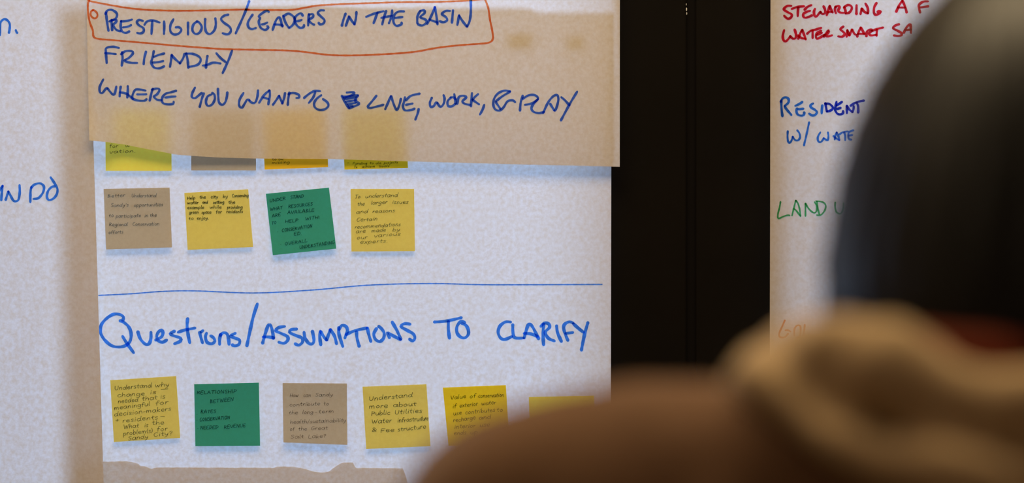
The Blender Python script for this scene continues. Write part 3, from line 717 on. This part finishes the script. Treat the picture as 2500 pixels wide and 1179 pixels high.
# head: +y is the face
cap(bm, HC, 1, sc3=(.068, .084, .086), rot=HR, seg=32)
cap(bm, H(0, .030, -.055), 1, sc3=(.056, .058, .060), rot=HR, seg=24)      # lower face
cap(bm, H(0, .066, -.098), 1, sc3=(.026, .020, .018), rot=HR)              # chin
chain(bm, [(H(0, .084, .006), .009), (H(0, .100, -.028), .013)])           # nose
cap(bm, H(-.012, .090, -.032), .009); cap(bm, H(.012, .090, -.032), .009)
chain(bm, [(H(-.040, .064, .022), .011), (H(-.020, .074, .024), .010), (H(0, .076, .022), .009), (H(.020, .074, .024), .010), (H(.040, .064, .022), .011)])   # brow
for s in (-1, 1): chain(bm, [(H(s*.018, .078, -.010), .0085), (H(s*.030, .080, -.0105), .0075), (H(s*.042, .074, -.008), .0085)])   # lower lids
cap(bm, H(0, .083, -.058), 1, sc3=(.024, .010, .006), rot=HR); cap(bm, H(0, .081, -.069), 1, sc3=(.021, .010, .007), rot=HR)
for s in (-1, 1):
    cap(bm, H(s*.040, .062, -.020), .020)                                   # cheeks
    cap(bm, H(s*.030, .0715, .0115), .0125)                                  # upper lids
    cap(bm, H(s*.066, -.006, -.012), 1, sc3=(.008, .018, .031), rot=HR)    # ears
# neck, trunk, arms, legs
chain(bm, [((PX+.012, -1.885, 1.545), .052), ((PX+.004, -1.93, 1.46), .056), ((PX, PY+.01, 1.40), .055)])
chain(bm, [((PX-.16, PY, 1.41), .045), ((PX, PY+.01, 1.43), .052), ((PX+.16, PY, 1.41), .045)])
for s in (-1, 1):
    chain(bm, [((PX+s*.09, PY+.01, 1.34), .072), ((PX+s*.07, PY+.01, 1.15), .078), ((PX+s*.08, PY+.01, .97), .085)])
    chain(bm, [((PX+s*.178, PY, 1.405), .052), ((PX+s*.225, PY-.01, 1.13), .040), ((PX+s*.215, PY+.10, .90), .026)])
    chain(bm, [((PX+s*.09, PY, .93), .085), ((PX+s*.095, PY+.01, .50), .055), ((PX+s*.10, PY, .10), .038)])
    chain(bm, [((PX+s*.10, PY-.02, .05), .034), ((PX+s*.115, PY+.14, .035), .028)])
    # hand: palm and five fingers, relaxed
    wx, wy, wz = PX+s*.215, PY+.10, .90
    chain(bm, [((wx, wy, wz), .024), ((wx, wy+.015, wz-.05), .022)])
    cap(bm, (wx, wy+.018, wz-.055), 1, sc3=(.016, .038, .045))
    for k, (dy, ln) in enumerate(((-.022, .058), (-.004, .072), (.014, .078), (.032, .070))):
        b0 = Vector((wx, wy+.016+dy, wz-.085)); b1 = b0 + Vector((-s*.010, .004, -ln*.5)); b2 = b1 + Vector((-s*.022, .004, -ln*.38))
        chain(bm, [(b0, .0095), (b1, .0085), (b2, .0068)])
    chain(bm, [((wx-s*.008, wy+.045, wz-.035), .0125), ((wx-s*.020, wy+.068, wz-.065), .0105), ((wx-s*.024, wy+.072, wz-.092), .0085)])
fuse('body', bm, .0045, 3, M_skin, per)
for s in (-1, 1):
    bm = bmesh.new(); cap(bm, H(s*.030, .0735, .003), .0115); ey = from_bm('eye', bm, M_eye, per, True)
    bm = bmesh.new(); cap(bm, H(s*.030, .0825, .001), 1, sc3=(.0052, .0030, .0052), rot=HR); from_bm('iris', bm, M_hair, ey, True)

# hair: a cap of short dark hair, longest at the sides and nape
prof = [(1.515, .0815), (1.522, .084), (1.540, .083), (1.560, .080), (1.580, .0755), (1.600, .0695), (1.618, .061), (1.634, .051), (1.648, .0405), (1.660, .029), (1.668, .018), (1.673, .006)]
bm = bmesh.new(); rings = []; NS = 160
def hair_pt(z, r, a, inner=0):
    t = (z-1.515)/.16
    cx = HC.x; cy = -1.875 + .035*t
    dirx, diry = math.cos(a), math.sin(a)
    ry = r*1.02 + .026*sstep(r/.055)
    front = max(0, diry)
    g = 1 + (0.012*math.sin(a*37 + math.sin(z*90)*1.5) + .008*math.sin(a*61+z*200))*(0.4+0.6*min(1, r/.05))
    rr = 1.0
    if z < 1.60: rr = 1 - .42*sstep((front-.25)/.35)*sstep((1.605-z)/.02)      # open over the face
    return Vector((cx + dirx*(r-inner)*g*rr, cy + diry*(ry-inner)*g*rr, z - .008*max(0, -diry)*(1-t)*2 + (0.004*math.sin(a*29) if t < .05 else 0)))
for z, r in prof: rings.append([bm.verts.new(hair_pt(z, r, 2*math.pi*i/NS)) for i in range(NS)])
rings.insert(0, [bm.verts.new(hair_pt(1.517, .070, 2*math.pi*i/NS)) for i in range(NS)])
for R0, R1 in zip(rings, rings[1:]):
    for i in range(NS): j = (i+1) % NS; bm.faces.new((R0[i], R0[j], R1[j], R1[i]))
bm.faces.new(rings[-1]); bm.faces.new(list(reversed(rings[0])))
from_bm('hair', bm, M_hair, per, True)

def wrinkle(amp, sc_, seed=0):
    def f(co, n):
        q = Vector((co.x*sc_, co.y*sc_, co.z*sc_*.6)) + Vector((seed, 0, 0))
        return n*(noise.fractal(q, 1, 2, 3)*amp)
    return f
# jacket
bm = bmesh.new()
JS = [((PX-.192, PY, 1.423), .064), ((PX-.150, PY, 1.436), .062), ((PX-.10, PY, 1.436), .062), ((PX-.05, PY, 1.442), .065), ((PX, PY+.01, 1.445), .068), ((PX+.05, PY, 1.442), .065), ((PX+.10, PY, 1.436), .062), ((PX+.145, PY, 1.432), .060), ((PX+.178, PY, 1.420), .058)]
chain(bm, JS)
chain(bm, [((PX, PY+.02, 1.385), .10), ((PX, PY+.015, 1.20), .10), ((PX, PY+.01, 1.02), .105), ((PX, PY+.01, .92), .108)])
for s in (-1, 1):
    chain(bm, [((PX+s*.10, PY+.01, 1.37), .105), ((PX+s*.085, PY+.01, 1.20), .105), ((PX+s*.085, PY+.01, 1.02), .11), ((PX+s*.09, PY+.01, .88), .116)])
    chain(bm, [((PX+s*(.192 if s < 0 else .178), PY, 1.42), .060), ((PX+s*.222, PY-.01, 1.14), .050), ((PX+s*.217, PY+.085, .93), .038)])
chain(bm, [(at(1740, 990, -1.955), .010), (at(1745, 1100, -1.985), .011), (at(1735, 1260, -2.005), .012)])
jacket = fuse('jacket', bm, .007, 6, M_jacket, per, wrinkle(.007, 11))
# gathered hood lying on the shoulders round the neck
def hp(px, py, y): return at(px, py, y)
bm = bmesh.new()
chain(bm, [(hp(1830, 970, -1.93), .010), (hp(1900, 925, -1.945), .015), (hp(1970, 885, -1.96), .020), (hp(2060, 885, -1.98), .022), (hp(2160, 900, -1.995), .020), (hp(2290, 965, -2.005), .017), (hp(2420, 990, -2.01), .015), (hp(2560, 980, -2.01), .015), (hp(2760, 920, -1.99), .018), (hp(2950, 870, -1.95), .020)])
chain(bm, [(hp(1830, 910, -1.975), .009), (hp(1890, 960, -1.99), .009), (hp(1980, 1040, -2.0), .009), (hp(2080, 1100, -2.01), .009), (hp(2200, 1145, -2.02), .009), (hp(2290, 1150, -2.025), .012), (hp(2450, 1185, -2.025), .009), (hp(2700, 1150, -2.01), .010), (hp(2950, 1000, -1.97), .014)])
chain(bm, [(hp(1860, 925, -1.95), .011), (hp(1820, 940, -1.965), .010), (hp(1805, 1040, -1.97), .009), (hp(1795, 1140, -1.975), .009), (hp(1790, 1260, -1.98), .008)])
chain(bm, [(hp(1880, 1060, -1.925), .020), (hp(2100, 1130, -1.925), .024), (hp(2400, 1160, -1.93), .026), (hp(2750, 1100, -1.93), .026)])
chain(bm, [(hp(1850, 1190, -1.95), .018), (hp(2050, 1320, -1.97), .020), (hp(2350, 1380, -1.98), .020), (hp(2750, 1330, -1.97), .018)])
# front of the hood closing round the throat
for s in (-1, 1):
    chain(bm, [((PX+s*.10, -1.94, 1.495), .018), ((PX+s*.085, -1.88, 1.485), .018), ((PX+s*.045, -1.83, 1.455), .017), ((PX, -1.82, 1.435), .016)])
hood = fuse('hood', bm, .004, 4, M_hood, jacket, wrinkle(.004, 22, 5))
bm = bmesh.new()
chain(bm, [(at(2100, 860, -1.93), .010), (at(2190, 860, -1.955), .012), (at(2320, 885, -1.972), .013), (at(2450, 895, -1.975), .013), (at(2600, 880, -1.965), .012), (at(2750, 850, -1.94), .010)])
tag(fuse('inner_collar', bm, .0035, 3, M_rust, jacket), 'rust red inner collar')
# trousers, shoes
bm = bmesh.new()
for s in (-1, 1):
    chain(bm, [((PX+s*.085, PY+.01, .90), .096), ((PX+s*.095, PY+.01, .52), .075), ((PX+s*.10, PY, .11), .058)])
fuse('trousers', bm, .008, 4, M_trouser, per, wrinkle(.006, 9, 3))
for s in (-1, 1):
    bm = bmesh.new()
    chain(bm, [((PX+s*.10, PY-.04, .048), .044), ((PX+s*.108, PY+.06, .044), .042), ((PX+s*.118, PY+.16, .034), .034)])
    cap(bm, (PX+s*.10, PY-.01, .085), .048)
    sh = fuse('shoe', bm, .006, 3, M_shoe, per)
    for v in sh.data.vertices: v.co.z = max(.001, v.co.z)
